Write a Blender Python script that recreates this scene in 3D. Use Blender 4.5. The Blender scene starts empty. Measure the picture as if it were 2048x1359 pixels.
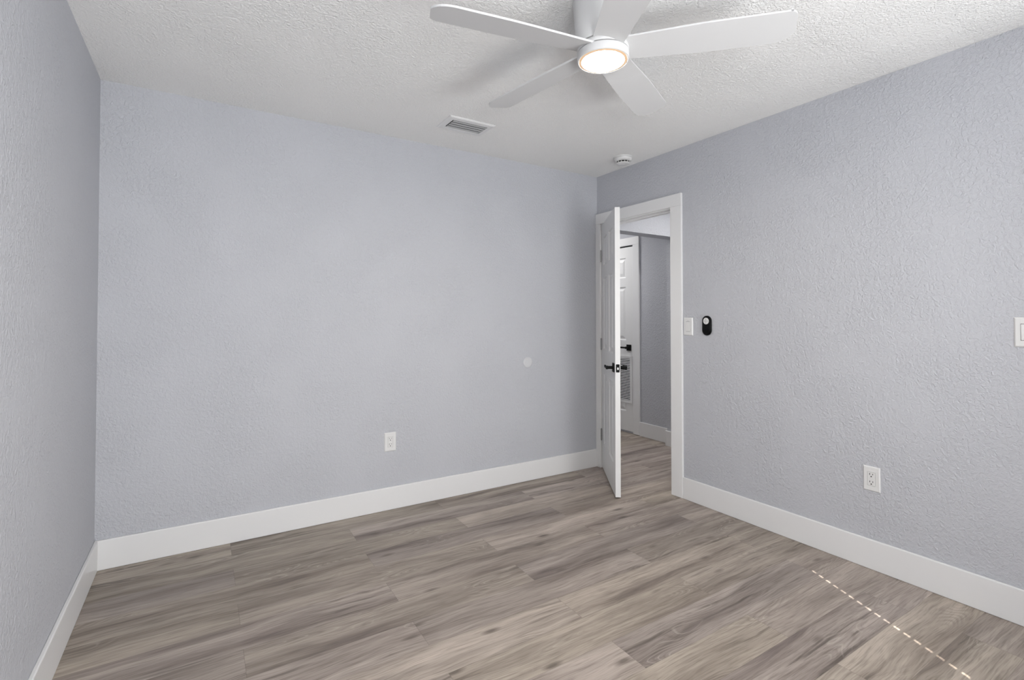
import bpy, bmesh, math, random
from mathutils import Vector, Matrix

random.seed(4)
SC = bpy.context.scene
COL = SC.collection
R = math.radians

# ------------------------------------------------------------------ view / camera
SC.view_settings.view_transform = 'Standard'
SC.view_settings.look = 'None'
SC.view_settings.gamma = 1.0
SC.view_settings.use_curve_mapping = False
SC.view_settings.exposure = 0.08

cam_d = bpy.data.cameras.new('camera')
cam = bpy.data.objects.new('camera', cam_d)
COL.objects.link(cam)
cam_d.sensor_fit = 'HORIZONTAL'
cam_d.sensor_width = 36.0
cam_d.lens = 992.6 / 2048.0 * 36.0
cam_d.shift_y = -61.0 / 2048.0
cam_d.clip_start = 0.02
cam.location = (-2.8374, -3.1842, 1.248)
cam.rotation_euler = (R(90.93), 0.0, R(-31.956))
SC.camera = cam

# ------------------------------------------------------------------ world, sun, daylight
world = bpy.data.worlds.new('world')
SC.world = world
world.use_nodes = True
wn = world.node_tree.nodes
wl = world.node_tree.links
sky = wn.new('ShaderNodeTexSky')
sky.sky_type = 'HOSEK_WILKIE'
sky.sun_direction = (-0.29, -0.66, 0.49)
wl.new(sky.outputs[0], wn['Background'].inputs[0])
wn['Background'].inputs[1].default_value = 0.6

# room measures
RW = 3.28          # room width  (x from -RW to 0)
RL = 4.55          # room length (y from -RL to 0)
H = 2.44
WT = 0.12          # wall thickness
GAPX = -1.459      # join of the two blinds in the window behind the camera

def add_light(name, kind, loc, rot, energy, color, **kw):
    d = bpy.data.lights.new(name, kind)
    d.energy = energy
    d.color = color
    for k, v in kw.items():
        setattr(d, k, v)
    o = bpy.data.objects.new(name, d)
    COL.objects.link(o)
    o.location = loc
    o.rotation_euler = rot
    return o

sd = Vector((0.29, 0.659, -0.4896))
add_light('sun', 'SUN', (-2, -6, 6), sd.to_track_quat('-Z', 'Y').to_euler(), 11.0, (1.0, 0.94, 0.86), angle=R(0.06))
# daylight that the tilted blinds of the rear window throw into the room
add_light('window_daylight', 'AREA', (-1.05, -RL + 0.12, 0.98), (R(90 + 34), 0, R(38)), 82, (0.97, 0.985, 1.0),
          shape='RECTANGLE', size=1.2, size_y=1.7)
# added fill from the left, set in an added window behind the camera
add_light('side_fill_light', 'AREA', (-2.80, -RL + 0.10, 1.40), (R(90 + 44), 0, 0), 56, (0.97, 0.985, 1.0),
          shape='RECTANGLE', size=0.7, size_y=1.0)
# added hall-end fill, then the ceiling lamp out of sight past the casing
add_light('hall_end_fill', 'AREA', (0.55, 1.30, 2.38), (0, 0, 0), 11, (1.0, 0.98, 0.96), shape='DISK', size=0.26)  # added to lift the dim hall wall
add_light('hall_lamp_light', 'AREA', (0.84, -0.75, 2.38), (0, 0, 0), 13, (1.0, 0.98, 0.96), shape='DISK', size=0.26)

# ------------------------------------------------------------------ materials
def lin(r, g, b):
    f = lambda c: (c / 12.92 if c <= 0.04045 else ((c + 0.055) / 1.055) ** 2.4)
    return (f(r / 255), f(g / 255), f(b / 255), 1.0)

def new_mat(name, color=(0.8, 0.8, 0.8, 1), rough=0.5, metal=0.0, spec=0.5):
    m = bpy.data.materials.new(name)
    m.use_nodes = True
    b = m.node_tree.nodes['Principled BSDF']
    b.inputs['Base Color'].default_value = color
    b.inputs['Roughness'].default_value = rough
    b.inputs['Metallic'].default_value = metal
    b.inputs['Specular IOR Level'].default_value = spec
    return m

class G:
    """small node-graph helper"""
    def __init__(self, m):
        self.n = m.node_tree.nodes
        self.l = m.node_tree.links
        self.b = self.n['Principled BSDF']
    def math(self, op, a, b=None, c=None):
        k = self.n.new('ShaderNodeMath'); k.operation = op
        for i, v in enumerate((a, b, c)):
            if v is None: continue
            if isinstance(v, (int, float)): k.inputs[i].default_value = v
            else: self.l.new(v, k.inputs[i])
        return k.outputs[0]
    def comb(self, x, y, z):
        k = self.n.new('ShaderNodeCombineXYZ')
        for i, v in enumerate((x, y, z)):
            if isinstance(v, (int, float)): k.inputs[i].default_value = v
            else: self.l.new(v, k.inputs[i])
        return k.outputs[0]
    def noise(self, vec, scale, detail=3, rough=0.5, dist=0.0):
        k = self.n.new('ShaderNodeTexNoise')
        if vec is not None: self.l.new(vec, k.inputs['Vector'])
        k.inputs['Scale'].default_value = scale
        k.inputs['Detail'].default_value = detail
        k.inputs['Roughness'].default_value = rough
        k.inputs['Distortion'].default_value = dist
        return k.outputs[0]
    def ramp(self, fac, stops, interp='LINEAR'):
        k = self.n.new('ShaderNodeValToRGB')
        cr = k.color_ramp; cr.interpolation = interp
        while len(cr.elements) < len(stops): cr.elements.new(0.5)
        for e, (p, c) in zip(cr.elements, stops):
            e.position = p
            e.color = c if len(c) == 4 else (*c, 1)
        self.l.new(fac, k.inputs[0])
        return k.outputs[0]
    def mix(self, fac, a, b, mode='MIX'):
        k = self.n.new('ShaderNodeMix'); k.data_type = 'RGBA'; k.blend_type = mode
        for s, v in ((k.inputs[0], fac), (k.inputs[6], a), (k.inputs[7], b)):
            if isinstance(v, (int, float)): s.default_value = v
            elif isinstance(v, tuple): s.default_value = v
            else: self.l.new(v, s)
        return k.outputs[2]
    def obj(self):
        return self.n.new('ShaderNodeTexCoord').outputs['Object']
    def bump(self, h, strength, dist):
        k = self.n.new('ShaderNodeBump')
        k.inputs['Strength'].default_value = strength
        k.inputs['Distance'].default_value = dist
        self.l.new(h, k.inputs['Height'])
        self.l.new(k.outputs[0], self.b.inputs['Normal'])

def plaster(name, color, scale, strength, dist, rough=0.6, lo=0.38, hi=0.68):
    m = new_mat(name, color, rough, spec=0.35)
    g = G(m)
    co = g.obj()
    a = g.noise(co, scale, 3, 0.55, 0.8)
    ra = g.ramp(a, [(lo, (0, 0, 0)), (hi, (1, 1, 1))])
    b = g.noise(co, scale * 3.6, 2, 0.5)
    patch = g.noise(co, 3.2, 2, 0.5)                     # trowelled patches, some smoother than others
    pr = g.ramp(patch, [(0.32, (0.5, 0.5, 0.5)), (0.60, (1, 1, 1))])
    h = g.math('MULTIPLY', g.math('ADD', ra, g.math('MULTIPLY', b, 0.35)), pr)
    g.bump(h, strength, dist)
    return m

WALLC = (0.525, 0.535, 0.570, 1)
M_wall = plaster('wall_paint', WALLC, 66, 0.6, 0.0045)
M_ceil = plaster('ceiling_paint', (0.92, 0.918, 0.905, 1), 80, 0.6, 0.006, 0.8)
M_trim = new_mat('trim_paint', (0.78, 0.78, 0.78, 1), 0.32)
M_door = new_mat('door_paint', (0.78, 0.78, 0.775, 1), 0.36)
M_plastic = new_mat('white_plastic', (0.73, 0.73, 0.725, 1), 0.3)
M_fan = new_mat('fan_white', (0.66, 0.66, 0.66, 1), 0.45)
M_black = new_mat('matte_black_metal', (0.006, 0.006, 0.006, 1), 0.5, 0.0, 0.12)
M_blackg = new_mat('black_plastic', (0.004, 0.004, 0.0045, 1), 0.3, 0.0, 0.12)
M_dark = new_mat('dark_recess', (0.015, 0.015, 0.016, 1), 0.9)
M_nickel = new_mat('satin_nickel', (0.33, 0.33, 0.33, 1), 0.3, 1.0)
M_bolt = new_mat('bright_latch', (0.8, 0.79, 0.77, 1), 0.3, 1.0)
M_grey = new_mat('grey_mark', (0.42, 0.42, 0.43, 1), 0.5)
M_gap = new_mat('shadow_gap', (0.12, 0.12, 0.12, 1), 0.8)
M_vent = new_mat('vent_metal', (0.5, 0.505, 0.505, 1), 0.5)
M_slat = new_mat('blind_slat', (0.8, 0.79, 0.77, 1), 0.5)
for m_ in (M_trim, M_door, M_fan, M_plastic):             # faint paint unevenness
    g_ = G(m_)
    g_.bump(g_.noise(g_.obj(), 26, 2), 0.04, 0.002)

def floor_material():
    m = new_mat('vinyl_plank', rough=0.42, spec=0.4)
    g = G(m)
    L, W = 1.21, 0.1745
    sep = g.n.new('ShaderNodeSeparateXYZ'); g.l.new(g.obj(), sep.inputs[0])
    x, y = sep.outputs[0], sep.outputs[1]
    v = g.math('DIVIDE', g.math('MULTIPLY', y, -1.0), W)
    row = g.math('FLOOR', v)
    par = g.math('FLOORED_MODULO', row, 2.0)
    u = g.math('ADD', g.math('DIVIDE', g.math('ADD', x, 0.276), L), g.math('MULTIPLY', par, 0.5017))
    pid = g.math('FLOOR', u)
    wn_ = g.n.new('ShaderNodeTexWhiteNoise'); wn_.noise_dimensions = '2D'
    g.l.new(g.comb(row, pid, 0.0), wn_.inputs['Vector'])
    s2 = g.n.new('ShaderNodeSeparateColor'); g.l.new(wn_.outputs['Color'], s2.inputs[0])
    r1, r2, r3 = s2.outputs
    ox = g.math('MULTIPLY', r1, 41.0); oy = g.math('MULTIPLY', r2, 23.0); oz = g.math('MULTIPLY', r3, 17.0)
    def co(fx, fy):
        return g.comb(g.math('ADD', g.math('MULTIPLY', x, fx), ox), g.math('ADD', g.math('MULTIPLY', y, fy), oy), oz)
    # warp so that the grain wanders a little
    warp = g.math('MULTIPLY', g.math('SUBTRACT', g.noise(co(2.0, 3.0), 1.0, 2), 0.5), 0.9)
    def cow(fx, fy, k):
        return g.comb(g.math('ADD', g.math('MULTIPLY', x, fx), ox),
                      g.math('ADD', g.math('ADD', g.math('MULTIPLY', y, fy), oy), g.math('MULTIPLY', warp, k)), oz)
    streak = g.noise(cow(1.1, 11.0, 1.2), 1.0, 4, 0.55)
    col = g.ramp(streak, [(0.28, lin(112, 101, 95)), (0.42, lin(143, 132, 123)), (0.55, lin(164, 153, 143)), (0.72, lin(183, 171, 160))])
    tone = g.math('ADD', g.math('MULTIPLY', r1, 0.26), 0.86)
    tonec = g.n.new('ShaderNodeCombineColor')
    g.l.new(tone, tonec.inputs[0]); g.l.new(tone, tonec.inputs[1])
    g.l.new(g.math('MULTIPLY', tone, g.math('ADD', g.math('MULTIPLY', r3, 0.08), 0.965)), tonec.inputs[2])
    col = g.mix(1.0, col, tonec.outputs[0], 'MULTIPLY')
    # dark mineral streaks
    ds = g.noise(cow(2.3, 40.0, 3.2), 1.0, 5, 0.65)
    dsr = g.ramp(ds, [(0.53, (0, 0, 0)), (0.66, (1, 1, 1))])
    area = g.ramp(g.noise(co(0.9, 5.0), 1.0, 2), [(0.42, (0, 0, 0)), (0.62, (1, 1, 1))])
    col = g.mix(g.math('MULTIPLY', g.math('MULTIPLY', dsr, area), 0.72), col, lin(80, 71, 64))
    # fine pores
    pore = g.noise(cow(9.0, 210.0, 12.0), 1.0, 2, 0.6)
    pr = g.ramp(pore, [(0.34, (0.70, 0.69, 0.68)), (0.50, (1, 1, 1)), (0.75, (1.08, 1.08, 1.08))])
    col = g.mix(0.85, col, pr, 'MULTIPLY')
    # broader fibre bands between pores and streaks
    fib = g.noise(cow(3.4, 78.0, 5.5), 1.0, 3, 0.6)
    fr = g.ramp(fib, [(0.34, (0.82, 0.81, 0.80)), (0.50, (1, 1, 1)), (0.68, (1.10, 1.10, 1.10))])
    col = g.mix(0.8, col, fr, 'MULTIPLY')
    # cathedral figure: pale cerused contour lines
    ring = g.noise(cow(1.6, 8.5, 0.8), 1.0, 1, 0.4)
    rl = g.math('FRACT', g.math('MULTIPLY', ring, 26.0))
    rlm = g.ramp(rl, [(0.0, (0, 0, 0)), (0.10, (1, 1, 1)), (0.22, (0, 0, 0))])
    area2 = g.ramp(g.noise(co(2.1, 7.0), 1.0, 1), [(0.56, (0, 0, 0)), (0.68, (1, 1, 1))])
    col = g.mix(g.math('MULTIPLY', g.math('MULTIPLY', rlm, area2), 0.38), col, lin(196, 187, 176))
    rld = g.ramp(rl, [(0.4, (0, 0, 0)), (0.55, (1, 1, 1)), (0.75, (0, 0, 0))])
    col = g.mix(g.math('MULTIPLY', g.math('MULTIPLY', rld, area2), 0.35), col, lin(96, 86, 78))
    # knots
    vo = g.n.new('ShaderNodeTexVoronoi'); vo.feature = 'F1'
    vo.inputs['Scale'].default_value = 1.0
    g.l.new(cow(3.2, 9.5, 0.5), vo.inputs['Vector'])
    kn = g.ramp(vo.outputs['Distance'], [(0.05, (1, 1, 1)), (0.17, (0, 0, 0))])
    vs = g.n.new('ShaderNodeSeparateColor'); g.l.new(vo.outputs['Color'], vs.inputs[0])
    keep = g.math('GREATER_THAN', vs.outputs[0], 0.48)
    col = g.mix(g.math('MULTIPLY', g.math('MULTIPLY', kn, keep), 0.7), col, lin(74, 65, 58))
    # plank joints: the micro-bevel reads as a thin darker line
    fv = g.math('FRACT', v); fu = g.math('FRACT', u)
    ev = g.math('MULTIPLY', g.math('MINIMUM', fv, g.math('SUBTRACT', 1.0, fv)), W)
    eu = g.math('MULTIPLY', g.math('MINIMUM', fu, g.math('SUBTRACT', 1.0, fu)), L)
    e = g.math('MINIMUM', ev, eu)
    seam = g.math('LESS_THAN', e, 0.0011)
    col = g.mix(g.math('MULTIPLY', seam, 0.3), col, lin(78, 70, 64))
    g.l.new(col, g.b.inputs['Base Color'])
    rg = g.math('ADD', g.math('MULTIPLY', streak, -0.15), 0.50)
    g.l.new(rg, g.b.inputs['Roughness'])
    hh = g.math('SUBTRACT', g.math('MULTIPLY', pore, 0.5), g.math('MULTIPLY', seam, 0.6))
    g.bump(hh, 0.25, 0.0012)
    return m
M_floor = floor_material()

# ------------------------------------------------------------------ mesh helpers
def obj(name, bm, mat, parent=None, bevel=0.0, seg=2, smooth=False):
    bmesh.ops.recalc_face_normals(bm, faces=bm.faces[:])
    me = bpy.data.meshes.new(name)
    bm.to_mesh(me); bm.free()
    mats = mat if isinstance(mat, (list, tuple)) else [mat]
    for m in mats: me.materials.append(m)
    o = bpy.data.objects.new(name, me)
    COL.objects.link(o)
    if parent is not None: o.parent = parent
    if smooth:
        for p in me.polygons: p.use_smooth = True
        me.set_sharp_from_angle(angle=R(40))
    if bevel > 0:
        md = o.modifiers.new('bevel', 'BEVEL')
        md.width = bevel; md.segments = seg; md.limit_method = 'ANGLE'; md.angle_limit = R(40)
    return o

def box(bm, x0, x1, y0, y1, z0, z1, mi=0):
    vs = [bm.verts.new((x, y, z)) for x in (x0, x1) for y in (y0, y1) for z in (z0, z1)]
    idx = [(0, 1, 3, 2), (4, 6, 7, 5), (0, 4, 5, 1), (2, 3, 7, 6), (0, 2, 6, 4), (1, 5, 7, 3)]
    for f in idx:
        fc = bm.faces.new([vs[i] for i in f]); fc.material_index = mi
    return vs

def nb(): return bmesh.new()

def lathe(bm, prof, n=64, mi=0, M=None):
    """profile of (radius, height); radius 0 closes the axis"""
    rings = []
    for r, z in prof:
        if r < 1e-6:
            rings.append([bm.verts.new((0, 0, z))])
        else:
            rings.append([bm.verts.new((r * math.cos(2 * math.pi * k / n), r * math.sin(2 * math.pi * k / n), z)) for k in range(n)])
    for a, b in zip(rings, rings[1:]):
        for k in range(n):
            k2 = (k + 1) % n
            if len(a) == 1 and len(b) == 1: continue
            if len(a) == 1: f = bm.faces.new((a[0], b[k], b[k2]))
            elif len(b) == 1: f = bm.faces.new((a[k], a[k2], b[0]))
            else: f = bm.faces.new((a[k], a[k2], b[k2], b[k]))
            f.material_index = mi
    if M is not None:
        for rg in rings:
            for v_ in rg: v_.co = M @ v_.co

def prism(bm, pts, z0, z1, M=None, mi=0):
    """closed 2D outline extruded along z"""
    a = [bm.verts.new((x, y, z0)) for x, y in pts]
    b = [bm.verts.new((x, y, z1)) for x, y in pts]
    n = len(pts)
    fs = [bm.faces.new(a[::-1]), bm.faces.new(b)]
    for k in range(n):
        fs.append(bm.faces.new((a[k], a[(k + 1) % n], b[(k + 1) % n], b[k])))
    for f in fs: f.material_index = mi
    if M is not None:
        for v_ in a + b: v_.co = M @ v_.co
    return a, b

def rrect(w, h, r, n=6, cx=0, cy=0):
    pts = []
    for sx, sy, a0 in ((1, 1, 0), (-1, 1, 90), (-1, -1, 180), (1, -1, 270)):
        for k in range(n + 1):
            a = R(a0 + 90 * k / n)
            pts.append((cx + sx * (w / 2 - r) + r * math.cos(a), cy + sy * (h / 2 - r) + r * math.sin(a)))
    return pts

def circ(r, n=32, cx=0, cy=0):
    return [(cx + r * math.cos(2 * math.pi * k / n), cy + r * math.sin(2 * math.pi * k / n)) for k in range(n)]

def tube(bm, pts, rad, n=12):
    """round bar along a polyline, capped"""
    rings = []
    for i, p in enumerate(pts):
        p = Vector(p)
        d = (Vector(pts[min(i + 1, len(pts) - 1)]) - Vector(pts[max(i - 1, 0)])).normalized()
        s = d.orthogonal().normalized() if abs(d.z) > 0.9 else d.cross(Vector((0, 0, 1))).normalized()
        t = d.cross(s)
        r = rad[i] if isinstance(rad, (list, tuple)) else rad
        rings.append([bm.verts.new(p + (s * math.cos(2 * math.pi * k / n) + t * math.sin(2 * math.pi * k / n)) * r) for k in range(n)])
    for a, b in zip(rings, rings[1:]):
        for k in range(n): bm.faces.new((a[k], a[(k + 1) % n], b[(k + 1) % n], b[k]))
    bm.faces.new(rings[0][::-1]); bm.faces.new(rings[-1])

def struct(o, label=None):
    o['kind'] = 'structure'
    if label: o['label'] = label
    return o

def thing(name, label, cat, loc, rot=(0, 0, 0), group=None):
    o = bpy.data.objects.new(name, None)
    o.empty_display_size = 0.05
    COL.objects.link(o)
    o.location = loc; o.rotation_euler = rot
    o['label'] = label; o['category'] = cat
    if group: o['group'] = group
    return o

# ------------------------------------------------------------------ room shell
HX1 = 1.10            # hall far wall face
HY0, HY1 = -2.2, 1.75 # hall ends
DY0, DY1 = -0.782, -0.062   # bedroom doorway (rough jamb faces)
DZ = 2.025
bm = nb(); box(bm, -RW - WT, HX1 + WT, -RL - WT, HY1 + WT, -0.10, 0.0)
struct(obj('floor', bm, M_floor))
bm = nb(); box(bm, -RW - WT, HX1 + WT, -RL - WT, HY1 + WT, H, H + 0.1)
struct(obj('ceiling', bm, M_ceil))
bm = nb(); box(bm, -RW - WT, 0.0, 0.0, WT, 0, H)
struct(obj('wall_back', bm, M_wall))
bm = nb(); box(bm, -RW - WT, -RW, -RL - WT, 0.0, 0, H)
struct(obj('wall_left', bm, M_wall))
# right wall with the doorway and, out of view, a recess for the added shading door
EY0, EY1 = -4.42, -3.72
JT = 0.02             # jamb thickness
bm = nb()
box(bm, 0, WT, EY1, DY0 - JT, 0, H)
box(bm, 0, WT, EY0, EY1, 2.02, H)
box(bm, 0.09, WT, EY0, EY1, 0, 2.02)
box(bm, 0, WT, -RL - WT, EY0, 0, H)
box(bm, 0, WT, DY0 - JT, DY1 + JT, DZ + JT, H)
box(bm, 0, WT, DY1 + JT, HY1 + WT, 0, H)
struct(obj('wall_right', bm, M_wall))
# rear wall with the window behind the camera and an added second one
WX0, WX1, WZ0, WZ1 = -1.78, -0.52, 0.10, 2.08
VX0, VX1, VZ0 = -3.14, -2.42, 0.90  # opening of the added window
bm = nb()
box(bm, -RW, VX0, -RL - WT, -RL, 0, H)
box(bm, VX1, WX0, -RL - WT, -RL, 0, H)
box(bm, WX1, 0, -RL - WT, -RL, 0, H)
for a_, b_, c_ in ((WX0, WX1, WZ0), (VX0, VX1, VZ0)):
    box(bm, a_, b_, -RL - WT, -RL, 0, c_)
    box(bm, a_, b_, -RL - WT, -RL, WZ1, H)
struct(obj('wall_rear', bm, M_wall))

def window(name, x0, x1, WZ0):
    win = bpy.data.objects.new(name, None); COL.objects.link(win); struct(win)
    bm = nb(); y0, y1 = -RL - 0.10, -RL - 0.06
    fw = 0.03
    box(bm, x0, x0 + fw, y0, y1, WZ0, WZ1); box(bm, x1 - fw, x1, y0, y1, WZ0, WZ1)
    box(bm, x0 + fw, x1 - fw, y0, y1, WZ0, WZ0 + fw); box(bm, x0 + fw, x1 - fw, y0, y1, WZ1 - fw * 0.4, WZ1)
    obj('window_frame', bm, M_trim, win)
    bm = nb(); box(bm, x0 - 0.03, x1 + 0.03, -RL - 0.05, -RL + 0.03, WZ0 - 0.02, WZ0)
    obj('window_sill', bm, M_trim, win)
window('window_1', WX0, WX1, WZ0)
window('added_window', VX0, VX1, VZ0)  # unseen window added to go with the side fill

# slatted blinds, two side by side; sun slips between their inner ends
def blind(name, x0, x1, label, WZ0=WZ0):
    t = thing(name, label, 'blind', ((x0 + x1) / 2, -RL - 0.02, WZ1), group=None)
    hw = (x1 - x0) / 2
    bm = nb(); box(bm, -hw, hw, -0.022, 0.022, -0.045, -0.002)
    obj('headrail', bm, M_slat, t)
    bm = nb(); z = -0.07
    while z > -(WZ1 - WZ0) + 0.03:
        vs = box(bm, -hw, hw, -0.018, 0.018, -0.0010, 0.0010)
        rot = Matrix.Rotation(R(80), 4, 'X')
        for v_ in vs: v_.co = rot @ v_.co + Vector((0, 0, z))
        z -= 0.0302
    obj('slats', bm, M_slat, t)
    return t
BG = 0.0150
b1 = blind('window_blind', WX0 + 0.004, GAPX - BG / 2, 'closed white slatted blind, the one farther from the right wall')
b3 = blind('window_blind', VX0 + 0.004, VX1 - 0.004, 'closed white slatted blind in the added narrow window behind the camera', VZ0)
b2 = blind('window_blind', GAPX + BG / 2, WX1 - 0.004, 'closed white slatted blind, the one nearer the right wall')
# rungs added across the gap at every slat, to cut the sun into dashes
bm = nb(); z = -0.07
hw2 = (WX1 - 0.004 - GAPX - BG / 2) / 2
while z > -(WZ1 - WZ0) + 0.03:
    box(bm, -hw2 - BG + 0.0003, -hw2 + 0.002, -0.0012, 0.0012, z - 0.0050, z + 0.0050)
    z -= 0.0302
box(bm, -hw2 - 0.001, -hw2 + 0.001, -0.0012, 0.0012, z + 0.03, -0.045)
obj('sun_dash_rungs', bm, M_slat, b2)

# ------------------------------------------------------------------ baseboards
BT, BH = 0.015, 0.147
CO = -0.886           # outer edge of the doorway casing
bm = nb(); box(bm, -RW, 0, -BT, 0, 0, BH)
struct(obj('baseboard_back', bm, M_trim, bevel=0.004))
bm = nb(); box(bm, -RW, -RW + BT, -RL, -BT, 0, BH)
struct(obj('baseboard_left', bm, M_trim, bevel=0.004))
bm = nb(); box(bm, -BT, 0, EY1 + 0.09, CO, 0, BH)
struct(obj('baseboard_right', bm, M_trim, bevel=0.004))
bm = nb(); box(bm, -RW + BT, WX0, -RL, -RL + BT, 0, BH)
struct(obj('baseboard_rear', bm, M_trim, bevel=0.004))

# ------------------------------------------------------------------ doorway: casing, jamb
CT = 0.018
bm = nb()
box(bm, -CT, 0, CO, DY0 - 0.007, 0, DZ + 0.007)                 # strike side
box(bm, -CT, 0, DY1 + 0.007, -0.0005, BH * 0 + 0.0, DZ + 0.007)  # hinge side, trimmed at the corner
box(bm, -CT, 0, CO, -0.0005, DZ + 0.007, DZ + 0.094)            # head
struct(obj('trim_1', bm, M_trim, bevel=0.003), 'white flat casing round the bedroom doorway')
bm = nb()
box(bm, 0, WT, DY0 - JT, DY0, 0, DZ); box(bm, 0, WT, DY1, DY1 + JT, 0, DZ)
box(bm, 0, WT, DY0 - JT, DY1 + JT, DZ, DZ + JT)
# stops
box(bm, 0.040, 0.075, DY0, DY0 + 0.012, 0, DZ); box(bm, 0.040, 0.075, DY1 - 0.012, DY1, 0, DZ)
box(bm, 0.040, 0.075, DY0 + 0.012, DY1 - 0.012, DZ - 0.012, DZ)
struct(obj('trim_2', bm, M_trim, bevel=0.0015), 'white jamb and stop inside the bedroom doorway')
bm = nb()
box(bm, WT, WT + CT, DY0 - 0.095, DY0 - 0.007, 0, DZ + 0.007)
box(bm, WT, WT + CT, DY1 + 0.007, DY1 + 0.058, 0, DZ + 0.007)
box(bm, WT, WT + CT, DY0 - 0.095, DY1 + 0.058, DZ + 0.007, DZ + 0.094)
struct(obj('trim_3', bm, M_trim, bevel=0.003), 'white casing on the hall side of the doorway')

# ------------------------------------------------------------------ panel doors
def panel_leaf(w, h, t, both=True):
    """six-panel moulded leaf: x 0..w, y -t..0 , z 0..h; raised fields inside sunk grooves"""
    st, mid = 0.105, 0.10
    pw = (w - 2 * st - mid) / 2
    xs = [(st, st + pw), (st + pw + mid, w - st)]
    zs = [(0.21, 0.78), (0.98, 1.56), (1.66, h - 0.115)]
    bm = nb()
    X = sorted({0, w, *[a for p in xs for a in p]})
    Z = sorted({0, h, *[a for p in zs for a in p]})
    def face_side(y, sgn):
        for i in range(len(X) - 1):
            for j in range(len(Z) - 1):
                x0, x1, z0, z1 = X[i], X[i + 1], Z[j], Z[j + 1]
                if (x0, x1) in [tuple(p) for p in xs] and (z0, z1) in [tuple(p) for p in zs]:
                    # steps: (inset, depth)
                    prev = None
                    for ins, dep in ((0, 0), (0.009, 0.009), (0.020, 0.009), (0.045, 0.001)):
                        q = [bm.verts.new((a, y + sgn * dep, b)) for a, b in
                             ((x0 + ins, z0 + ins), (x1 - ins, z0 + ins), (x1 - ins, z1 - ins), (x0 + ins, z1 - ins))]
                        if prev:
                            for k in range(4): bm.faces.new((prev[k], prev[(k + 1) % 4], q[(k + 1) % 4], q[k]))
                        prev = q
                    bm.faces.new(prev)
                else:
                    bm.faces.new([bm.verts.new((a, y, b)) for a, b in ((x0, z0), (x1, z0), (x1, z1), (x0, z1))])
    face_side(0.0, -1)
    face_side(-t, +1)
    for a, b in (((0, 0), (w, 0)), ((w, 0), (w, h)), ((w, h), (0, h)), ((0, h), (0, 0))):
        bm.faces.new([bm.verts.new((a[0], 0, a[1])), bm.verts.new((b[0], 0, b[1])), bm.verts.new((b[0], -t, b[1])), bm.verts.new((a[0], -t, a[1]))])
    bmesh.ops.remove_doubles(bm, verts=bm.verts[:], dist=0.0002)
    return bm

def lever(bm, x, z, yf, sgn, dirx, square):
    """rosette on face y=yf, pointing to sgn*y, lever running along dirx"""
    s = 0.066 if square else 0.062
    M = Matrix.Translation((x, yf, z)) @ Matrix.Rotation(R(-90 * sgn), 4, 'X')
    prism(bm, rrect(s, s, 0.003 if square else 0.004), 0.0, 0.008, M)
    tube(bm, [(x, yf + sgn * 0.006, z), (x, yf + sgn * 0.046, z)], 0.011, 16)
    tube(bm, [(x, yf + sgn * 0.040, z), (x, yf + sgn * 0.056, z)], 0.013, 16)
    y_ = yf + sgn * 0.048
    x0, x1 = sorted((x - dirx * 0.012, x + dirx * 0.112))
    box(bm, x0, x1, y_ - 0.005, y_ + 0.005, z - 0.009, z + 0.009)

LW, LH, LT = 0.712, 2.003, 0.035
hinge = Vector((-0.006, DY1 - 0.002, 0.012))
ang = math.atan2(-math.cos(R(35)), -math.sin(R(35)))    # leaf direction, opened 35 degrees into the room
d1 = bpy.data.objects.new('door_1', None); COL.objects.link(d1)
d1.location = hinge; d1.rotation_euler = (0, 0, ang)
struct(d1, 'white six-panel bedroom door standing ajar by the corner')
d1['category'] = 'door'
# local: x runs along the leaf, local -y is the side facing the room's back wall
bm = panel_leaf(LW, LH, LT)
for v_ in bm.verts: v_.co.y += LT            # leaf between y 0 and LT: room face at y=0
leaf = obj('door_leaf', bm, M_door, d1, bevel=0.0012, seg=1)
HZ = 0.885
bm = nb(); lever(bm, LW - 0.062, HZ, 0.0, -1, -1, False)
o_ = obj('door_handle', bm, M_black, d1, bevel=0.0015); o_['label'] = 'black lever handle facing the back wall'
bm = nb(); lever(bm, LW - 0.062, HZ, LT, 1, -1, False)
o_ = obj('door_handle', bm, M_black, d1, bevel=0.0015); o_['label'] = 'black lever handle facing the hall'
bm = nb()
M = Matrix.Translation((LW, LT / 2, HZ)) @ Matrix.Rotation(R(90), 4, 'Y')
prism(bm, rrect(0.056, 0.025, 0.004), -0.001, 0.0016, M)
lp = obj('latch_plate', bm, M_black, d1); lp['label'] = 'black latch plate on the door edge'
bm = nb(); prism(bm, rrect(0.016, 0.0095, 0.004), 0.0, 0.008, M @ Matrix.Translation((0.002, 0.0, 0.0012)))
ob = obj('latch_bolt', bm, M_bolt, lp, bevel=0.001); ob['label'] = 'bright metal latch bolt'
for hz in (0.277, 1.027, 1.762):
    z = hz - hinge.z
    bm = nb()
    tube(bm, [(-0.004, -0.006, z - 0.045), (-0.004, -0.006, z + 0.045)], 0.0075, 14)
    tube(bm, [(-0.004, -0.006, z + 0.045), (-0.004, -0.006, z + 0.051)], [0.005, 0.003], 14)
    tube(bm, [(-0.004, -0.006, z - 0.051), (-0.004, -0.006, z - 0.045)], [0.003, 0.005], 14)
    prism(bm, rrect(0.030, 0.089, 0.008), -0.0015, 0.0008, Matrix.Translation((-0.0008, 0.016, z)) @ Matrix.Rotation(R(90), 4, 'Z') @ Matrix.Rotation(R(90), 4, 'X'))
    obj('hinge', bm, M_nickel, d1, smooth=True)

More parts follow.
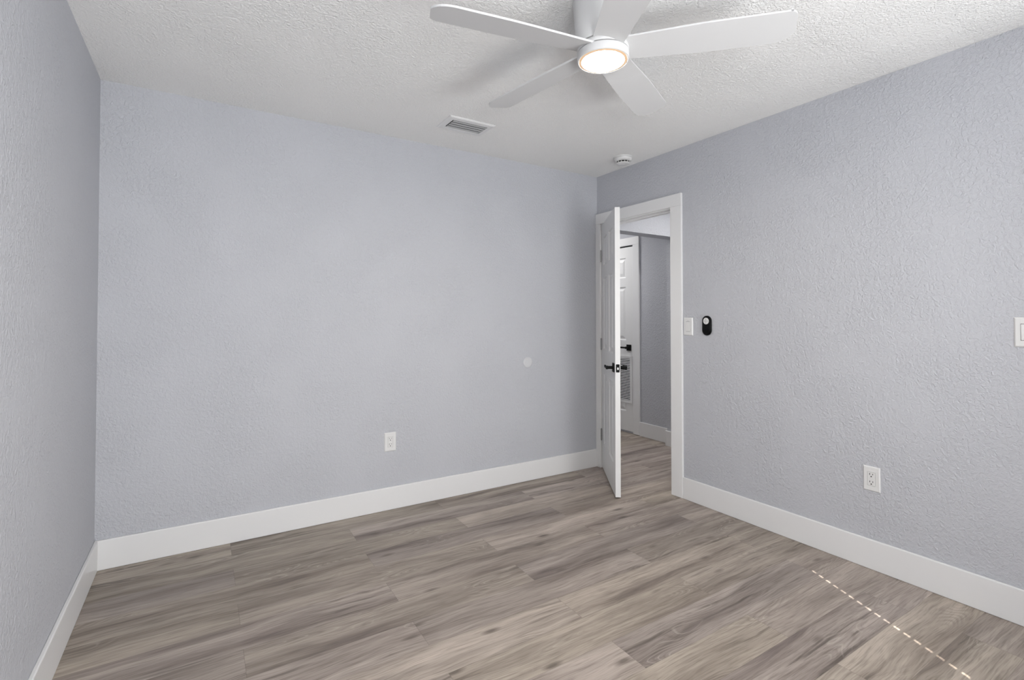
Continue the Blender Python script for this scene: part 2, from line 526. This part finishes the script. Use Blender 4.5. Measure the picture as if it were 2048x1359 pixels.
# unseen door added to shade the right wall, behind the camera's right
d3 = bpy.data.objects.new('shade_door', None); COL.objects.link(d3)
d3.location = (-0.012, EY1 + 0.005, 0.012); d3.rotation_euler = (0, 0, R(90 + 30))
struct(d3, 'added white six-panel door shading the right wall, near the rear right corner')
bm = panel_leaf(0.69, 1.995, LT)
obj('door_leaf', bm, M_door, d3, bevel=0.0012, seg=1)
bm = nb(); lever(bm, 0.63, HZ, 0.0, 1, -1, False)
obj('door_handle', bm, M_black, d3, bevel=0.0015)
bm = nb()
box(bm, -CT, 0, EY1, EY1 + 0.09, 0, 2.03); box(bm, -CT, 0, EY0 - 0.09, EY0, 0, 2.03); box(bm, -CT, 0, EY0 - 0.09, EY1 + 0.09, 2.03, 2.12)
struct(obj('trim_5', bm, M_trim, bevel=0.003))  # casing of the added shading door

# ------------------------------------------------------------------ hall
bm = nb(); box(bm, HX1, HX1 + WT, HY0 - WT, HY1 + WT, 0, H)
struct(obj('wall_hall_far', bm, M_wall))
bm = nb(); box(bm, WT, HX1, HY1, HY1 + WT, 0, H)
struct(obj('wall_hall_end', bm, M_wall))
bm = nb(); box(bm, WT, HX1, HY0 - WT, HY0, 0, H)
struct(obj('wall_hall_near', bm, M_wall))
HDZ, HDT = 2.013, 0.135
STX = 1.017
bm = nb()
box(bm, WT, HX1, 0.0, HDT, HDZ, H)
box(bm, STX, HX1, 0.0, HDT, 0, HDZ)
struct(obj('wall_hall_header', bm, [M_wall]), 'dropped header across the hall beyond the doorway')
bm = nb()
box(bm, HX1 - BT, HX1, HDT + BT, 0.562, 0, BH)
box(bm, STX - BT, HX1, HDT, HDT + BT, 0, BH)
box(bm, STX - BT, STX, -BT, HDT, 0, BH)
box(bm, STX, HX1 - BT, -BT, 0.0, 0, BH)
box(bm, HX1 - BT, HX1, HY0, -BT, 0, BH)
struct(obj('baseboard_hall', bm, M_trim, bevel=0.003))
# hall closet door with return-air grille
CY0 = 0.562; LY0 = 0.655; LW2 = 0.62
LY1 = LY0 + LW2
bm = nb()
box(bm, HX1 - CT, HX1, CY0, LY0 - 0.003, 0.004, 2.03)
box(bm, HX1 - CT, HX1, LY1 + 0.003, LY1 + 0.092, 0.004, 2.03)
box(bm, HX1 - CT, HX1, CY0, LY1 + 0.092, 2.03, 2.115)
struct(obj('trim_4', bm, M_trim, bevel=0.003), 'white casing round the hall closet door')
d2 = bpy.data.objects.new('door_2', None); COL.objects.link(d2)
d2.location = (HX1 - 0.006, LY0, 0.022); d2.rotation_euler = (0, 0, R(90))
struct(d2, 'white hall closet door with a louvred grille, seen past the open door')
d2['category'] = 'door'
# local x -> world +y ; local y -> world -x ; room-facing side is +y local
bm = panel_leaf(LW2, 1.992, 0.03)
for v_ in bm.verts: v_.co.y += 0.0045
for v_ in bm.verts:
    pass
obj('door_leaf', bm, M_door, d2, bevel=0.001, seg=1)
bm = nb(); box(bm, -0.004, LW2 + 0.004, -0.03, -0.004, 1.9925, 2.006)  # dark strip standing for the shade over the leaf
o_ = obj('head_gap_shade', bm, M_dark, d2); o_['label'] = 'dark strip painted as the shade above the closet door'
bm = nb(); lever(bm, 0.058, 0.90, 0.0045, 1, 1, True)
obj('door_handle', bm, M_black, d2, bevel=0.001)
# grille on the lower part of the leaf
gx0, gx1, gz0, gz1 = 0.010, LW2 - 0.010, 0.300, 0.808
gr = bpy.data.objects.new('return_grille', None); COL.objects.link(gr); gr.parent = d2
gr.location = (0, 0.0045, 0)
bm = nb(); f = 0.030
box(bm, gx0, gx0 + f, 0, 0.008, gz0, gz1); box(bm, gx1 - f, gx1, 0, 0.008, gz0, gz1)
box(bm, gx0 + f, gx1 - f, 0, 0.008, gz0, gz0 + f); box(bm, gx0 + f, gx1 - f, 0, 0.008, gz1 - f, gz1)
obj('grille_frame', bm, M_plastic, gr, bevel=0.002)
bm = nb(); box(bm, gx0 + f, gx1 - f, 0.0003, 0.0012, gz0 + f, gz1 - f)
obj('grille_shade', bm, M_dark, gr)  # dark sheet painted as the shade between the louvres
bm = nb(); n = 26
for k in range(n):
    z = gz0 + f + (k + 0.5) * (gz1 - gz0 - 2 * f) / n
    vs = box(bm, gx0 + f, gx1 - f, -0.0046, 0.0046, -0.0008, 0.0008)
    rot = Matrix.Rotation(R(-52), 4, 'X')
    for v_ in vs: v_.co = rot @ v_.co + Vector((0, 0.0055, z))
obj('louvres', bm, M_plastic, gr)
# hall lamp beyond the casing on the right; added unseen fixture past the header
for hx_, hy_, tx_ in ((0.84, -0.75, 'flush round ceiling light in the hall just outside the bedroom door'),
                      (0.55, 1.30, 'added unseen round ceiling fixture at the far end of the hall past the header')):
    hl = thing('hall_ceiling_light', tx_, 'light', (hx_, hy_, H), (0, 0, 0), 'hall ceiling lights')
    bm = nb(); lathe(bm, [(0, 0), (0.15, 0), (0.15, -0.03), (0.14, -0.04), (0.138, -0.036), (0, -0.036)], 40)
    obj('lamp_base', bm, M_fan, hl, smooth=True)

# ------------------------------------------------------------------ ceiling fan
FX, FY = -1.5637, -1.7906
fan = thing('ceiling_fan', 'white five-blade ceiling fan with a lit round light', 'ceiling fan', (FX, FY, H))
ZB = 2.255 - H       # blade plane (local)
bm = nb()
lathe(bm, [(0, 0), (0.114, 0), (0.111, -0.02), (0.1035, -0.12), (0.100, -0.166), (0.097, -0.1735), (0, -0.1735)], 72)
obj('motor_housing', bm, M_fan, fan, smooth=True)
bm = nb()
lathe(bm, [(0, -0.170), (0.088, -0.170), (0.088, -0.1765), (0.094, -0.1765), (0.0965, -0.180), (0.0965, -0.188), (0.094, -0.1930), (0.086, -0.1930), (0.086, -0.197), (0, -0.197)], 72)
obj('rotor_hub', bm, M_fan, fan, smooth=True)
bm = nb()
lathe(bm, [(0, -0.192), (0.086, -0.192), (0.086, -0.1955), (0.0925, -0.1955), (0.0965, -0.199), (0.0965, -0.2225), (0.0950, -0.2265), (0.0920, -0.2280),
           (0.0898, -0.2265), (0.0895, -0.222), (0, -0.222)], 72)
kit = obj('light_ring', bm, M_fan, fan, smooth=True)
def glow(name, col, st):
    m = new_mat(name, (0.9, 0.88, 0.84, 1), 0.4)
    g = m.node_tree.nodes['Principled BSDF']
    g.inputs['Emission Color'].default_value = col
    g.inputs['Emission Strength'].default_value = st
    return m
M_lens = glow('lit_lens', (1.0, 0.90, 0.77, 1), 180)
M_lensrim = glow('lit_lens_edge', (1.0, 0.62, 0.34, 1), 0.55)
M_lensrim.node_tree.nodes['Principled BSDF'].inputs['Base Color'].default_value = (0.3, 0.24, 0.18, 1)
bm = nb()
lathe(bm, [(0.0795, -0.2284), (0.0765, -0.2292), (0.055, -0.2310), (0, -0.2320)], 64, 0)
lathe(bm, [(0.0893, -0.223), (0.0893, -0.2262), (0.0870, -0.2274), (0.0795, -0.2284)], 64, 1)
bmesh.ops.remove_doubles(bm, verts=bm.verts[:], dist=1e-5)
lens = obj('light_lens', bm, [M_lens, M_lensrim], kit, smooth=True); lens['label'] = 'glowing white round lens'

def blade_mesh():
    """blade along +x, pitched so its +y edge hangs lower"""
    r0, r1 = 0.066, 0.662
    w0, w1 = 0.112, 0.145
    bm = nb()
    pts = []
    def hw(r): return (w0 + (w1 - w0) * min(1, (r - r0) / 0.30)) / 2
    pts.append((r0, -hw(r0)))
    for k in range(1, 9): 
        r = r0 + (r1 - 0.03 - r0) * k / 8
        pts.append((r, -hw(r)))
    n = 8
    ra = 0.028
    for k in range(n + 1):
        a = R(-90 + 74 * k / n); pts.append((r1 - 0.012 - ra + ra * math.cos(a), -w1 / 2 + ra + ra * math.sin(a)))
    rb = 0.075
    for k in range(n + 1):
        a = R(8 + 82 * k / n); pts.append((r1 - rb + rb * math.cos(a), w1 / 2 - rb * 0.85 + rb * 0.85 * math.sin(a)))
    for k in range(7, -1, -1):
        r = r0 + (r1 - rb - r0) * k / 8
        pts.append((r, hw(r)))
    prism(bm, pts, -0.0035, 0.0035)
    for v_ in bm.verts:
        p = R(11.6)
        y, z = v_.co.y, v_.co.z
        v_.co.y = y * math.cos(p) + z * math.sin(p)
        v_.co.z = -y * math.sin(p) + z * math.cos(p)
    me_bm = bm
    return me_bm
B0 = obj('blade', blade_mesh(), M_fan, fan, bevel=0.0012)
B0.location = (0, 0, ZB)
for k, a in enumerate((170, 98, 26, -46, -118)):
    b = B0 if k == 0 else B0.copy()
    if k: COL.objects.link(b); b.parent = fan
    b.location = (0, 0, ZB); b.rotation_euler = (0, 0, R(a))

# ------------------------------------------------------------------ ceiling register
vent = thing('ceiling_vent', 'small white louvred air vent in the ceiling near the back wall', 'vent', (-1.455, -0.427, H))
vx, vy, ix, iy = 0.153, 0.103, 0.118, 0.0635
bm = nb()
def quadring(o1, z1, o2, z2):
    a = [bm.verts.new((sx * o1[0], sy * o1[1], z1)) for sx, sy in ((-1, -1), (1, -1), (1, 1), (-1, 1))]
    b = [bm.verts.new((sx * o2[0], sy * o2[1], z2)) for sx, sy in ((-1, -1), (1, -1), (1, 1), (-1, 1))]
    for k in range(4): bm.faces.new((a[k], a[(k + 1) % 4], b[(k + 1) % 4], b[k]))
quadring((vx, vy), 0.0, (vx, vy), -0.003)
quadring((vx, vy), -0.003, (vx - 0.008, vy - 0.008), -0.008)
quadring((vx - 0.008, vy - 0.008), -0.008, (ix, iy), -0.009)
quadring((ix, iy), -0.009, (ix, iy), 0.0)
obj('vent_frame', bm, M_trim, vent)
bm = nb(); box(bm, -ix, ix, -iy, iy, -0.0012, -0.0004)
obj('vent_shade', bm, M_dark, vent)  # dark sheet in place of a duct, shade behind the slats put into its colour
for k in range(4):
    bm = nb()
    y0 = -iy + 0.0055 + k * 0.0302
    prof = [(0.0, -0.0098), (0.007, -0.0108), (0.016, -0.0106), (0.0240, -0.0082)]
    a = [(bm.verts.new((-ix + 0.006, y0 + p, z)), bm.verts.new((ix - 0.003, y0 + p, z))) for p, z in prof]
    b = [(bm.verts.new((-ix + 0.006, y0 + p, z + 0.0012)), bm.verts.new((ix - 0.003, y0 + p, z + 0.0012))) for p, z in prof]
    for i in range(3):
        bm.faces.new((a[i][0], a[i][1], a[i + 1][1], a[i + 1][0])); bm.faces.new((b[i][0], b[i + 1][0], b[i + 1][1], b[i][1]))
    bm.faces.new((a[0][0], b[0][0], b[0][1], a[0][1])); bm.faces.new((a[3][0], a[3][1], b[3][1], b[3][0]))
    for s in (0, 1):
        bm.faces.new([a[i][s] for i in range(4)] + [b[i][s] for i in range(3, -1, -1)])
    obj('vent_louvre', bm, M_vent, vent)
bm = nb()
for sx in (-1, 1):
    bm = nb()
    lathe(bm, [(0, -0.0105), (0.0035, -0.0095), (0.004, -0.0085), (0, -0.0085)], 12, 0, Matrix.Translation((sx * (ix + 0.016), 0, 0)))
    obj('screw', bm, M_trim, vent)

# ------------------------------------------------------------------ smoke detector
sm = thing('smoke_detector', 'round white smoke detector on the ceiling above the door', 'smoke detector', (-0.188, -0.500, H))
bm = nb()
lathe(bm, [(0, 0), (0.070, 0), (0.070, -0.007), (0.066, -0.009)], 48)
lathe(bm, [(0.0655, -0.009), (0.068, -0.011), (0.066, -0.022), (0.057, -0.031), (0.050, -0.032), (0.0, -0.032)], 48)
obj('detector_body', bm, M_plastic, sm, smooth=True)
bm = nb(); lathe(bm, [(0.045, -0.031), (0.045, -0.0445), (0, -0.0445)], 48)
obj('smoke_chamber', bm, M_dark, sm)
bm = nb()
for k in range(12):
    a = 2 * math.pi * k / 12
    vs = box(bm, 0.0440, 0.0485, -0.0018, 0.0018, -0.045, -0.0315)
    for v_ in vs: v_.co = Matrix.Rotation(a, 4, 'Z') @ v_.co
obj('chamber_ribs', bm, M_plastic, sm)
bm = nb(); lathe(bm, [(0, -0.043), (0.049, -0.043), (0.0505, -0.045), (0.048, -0.049), (0.040, -0.052), (0, -0.0525)], 48)
cap = obj('detector_cap', bm, M_plastic, sm, smooth=True)
bm = nb(); lathe(bm, [(0.0, -0.0550), (0.011, -0.0542), (0.012, -0.052), (0, -0.052)], 24)
obj('test_button', bm, M_plastic, cap, smooth=True)

# ------------------------------------------------------------------ wall plates (local: x right, z up, -y out of the wall)
def plate(bm, w, h, d=0.0065, cut=None):
    """bevelled cover plate, outward = -y"""
    def ringv(hw, hh, y): return [bm.verts.new((a, y, b)) for a, b in ((-hw, -hh), (hw, -hh), (hw, hh), (-hw, hh))]
    a = ringv(w / 2, h / 2, 0); b = ringv(w / 2, h / 2, -0.002); c = ringv(w / 2 - 0.005, h / 2 - 0.005, -d)
    cw, ch = cut
    e = ringv(cw / 2, ch / 2, -d); f_ = ringv(cw / 2, ch / 2, -d + 0.004)
    for p, q in ((a, b), (b, c), (c, e), (e, f_)):
        for k in range(4): bm.faces.new((p[k], p[(k + 1) % 4], q[(k + 1) % 4], q[k]))
    bm.faces.new(f_)

def screw(bm, x, z, y):
    lathe(bm, [(0.0032, 0), (0.003, 0.0007), (0, 0.0009)], 14, 0, Matrix.Translation((x, y, z)) @ Matrix.Rotation(R(90), 4, 'X'))

def outlet(label, loc, rotz, w, h):
    t = thing('wall_outlet', label, 'outlet', loc, (0, 0, rotz), 'duplex wall outlets')
    bm = nb(); plate(bm, w, h, 0.0065, (0.0345, 0.0685))
    pl_ = obj('cover_plate', bm, M_plastic, t)
    for zz in (0.0475, -0.0475):
        bm = nb(); screw(bm, 0, zz, -0.0064); obj('screw', bm, M_plastic, pl_)
    bm = nb(); M = Matrix.Rotation(R(90), 4, 'X')
    prism(bm, rrect(0.0325, 0.0665, 0.002), 0.002, 0.0078, M)
    rc = obj('receptacle', bm, M_plastic, t, bevel=0.0008)
    bm = nb()
    for s in (1, -1):
        zc = s * 0.0185
        for dx, hh in ((-0.0064, 0.0085), (0.0064, 0.007)):
            prism(bm, rrect(0.0026, hh, 0.0006, 2, dx, zc + 0.005), 0.0074, 0.0081, M)
        prism(bm, circ(0.0031, 14, 0, zc - 0.0065), 0.0074, 0.0081, M)
    sl = obj('socket_slots', bm, M_dark, rc); sl['label'] = 'dark slots of the two sockets'
    return t
# right wall things look towards -x: local -y -> world -x  => rotz = -90
RWZ = R(-90)
outlet('white wall outlet low on the right wall', (0, -2.024, 0.4455), RWZ, 0.0745, 0.122)
outlet('white wall outlet low on the back wall', (-1.790, 0, 0.4375), 0.0, 0.079, 0.122)

def switch(label, loc, rotz, w, h, tilt, dark_outline):
    t = thing('light_switch', label, 'switch', loc, (0, 0, rotz), 'rocker light switches')
    bm = nb(); plate(bm, w, h, 0.0068, (0.0345, 0.0685))
    pl_ = obj('cover_plate', bm, M_plastic, t)
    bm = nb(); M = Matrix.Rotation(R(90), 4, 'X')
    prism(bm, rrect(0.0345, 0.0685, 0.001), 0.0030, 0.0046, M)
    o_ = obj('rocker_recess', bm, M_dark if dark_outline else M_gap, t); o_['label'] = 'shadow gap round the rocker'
    bm = nb(); prism(bm, rrect(0.0318, 0.0655, 0.0015), 0.0040, 0.0085, M)
    for v_ in bm.verts:
        if v_.co.y < -0.006: v_.co.y -= tilt * v_.co.z / 0.033
    rk = obj('rocker', bm, M_plastic, t, bevel=0.0008)
    return t, pl_, rk
s1, pl1, rk1 = switch('white rocker light switch beside the door casing', (0, -0.930, 1.1865), RWZ, 0.0745, 0.122, -0.0022, False)
bm = nb(); M = Matrix.Rotation(R(90), 4, 'X')
for k in range(4): prism(bm, rrect(0.0034, 0.0022, 0.0005, 2, -0.0066 + 0.0044 * k, 0.0385), 0.0066, 0.0071, M)
o_ = obj('marking', bm, M_grey, pl1); o_['label'] = 'faint grey marks above the rocker'
switch('white glossy rocker switch at the far right on the right wall', (0, -2.581, 1.1885), RWZ, 0.0745, 0.122, 0.0012, True)

# fan remote in its wall cradle
rm = thing('fan_remote', 'black oval fan remote with white round button pad beside the light switch', 'remote control', (0, -1.081, 1.195), (0, 0, RWZ))
M = Matrix.Rotation(R(90), 4, 'X')
def stadium(w, h, n=18): return rrect(w, h, w / 2 - 0.0005, n)
bm = nb(); prism(bm, stadium(0.0685, 0.130), 0.0, 0.013, M)
obj('cradle', bm, M_blackg, rm, bevel=0.0045, seg=3)
bm = nb(); prism(bm, stadium(0.055, 0.116), 0.011, 0.0165, M)
body = obj('remote_body', bm, M_blackg, rm, bevel=0.003, seg=3)
bm = nb()
a_ = [(0.0245 * math.cos(R(t)), -0.030 + 0.0255 * math.sin(R(t))) for t in range(-140, 41, 10)]
tube(bm, [(x, -0.0166, z) for x, z in a_], 0.0012, 8)
obj('cradle_lip', bm, M_blackg, rm, smooth=True)
PZ = 0.0300
bm = nb(); lathe(bm, [(0, 0.0186), (0.0200, 0.0186), (0.0215, 0.0178), (0.0215, 0.0160)], 40, 0, M @ Matrix.Translation((0.001, PZ, 0)))
pad = obj('button_pad', bm, M_plastic, body, smooth=True); pad['label'] = 'white round button pad'
for (dx, dz, r) in ((0, 0, 0.0046), (0.0125, 0, 0.0032), (-0.0125, 0, 0.0032), (0, 0.0125, 0.0036), (0, -0.0125, 0.0032)):
    bm = nb(); prism(bm, circ(r, 14, dx + 0.001, PZ + dz), 0.0180, 0.0194, M)
    obj('button', bm, M_grey, body)

# blank round plate / bumper on the back wall
M_disc = new_mat('disc_white', (0.61, 0.615, 0.635, 1), 0.4)
bm = nb(); lathe(bm, [(0, 0.0065), (0.030, 0.0062), (0.039, 0.005), (0.0415, 0.003), (0.0415, 0)], 56, 0, Matrix.Rotation(R(90), 4, 'X'))
dk = obj('wall_bumper', bm, M_disc, smooth=True)
dk.location = (-0.708, 0, 0.9025)
dk['label'] = 'small pale round wall bumper disc on the back wall at door handle height'
dk['category'] = 'wall bumper'
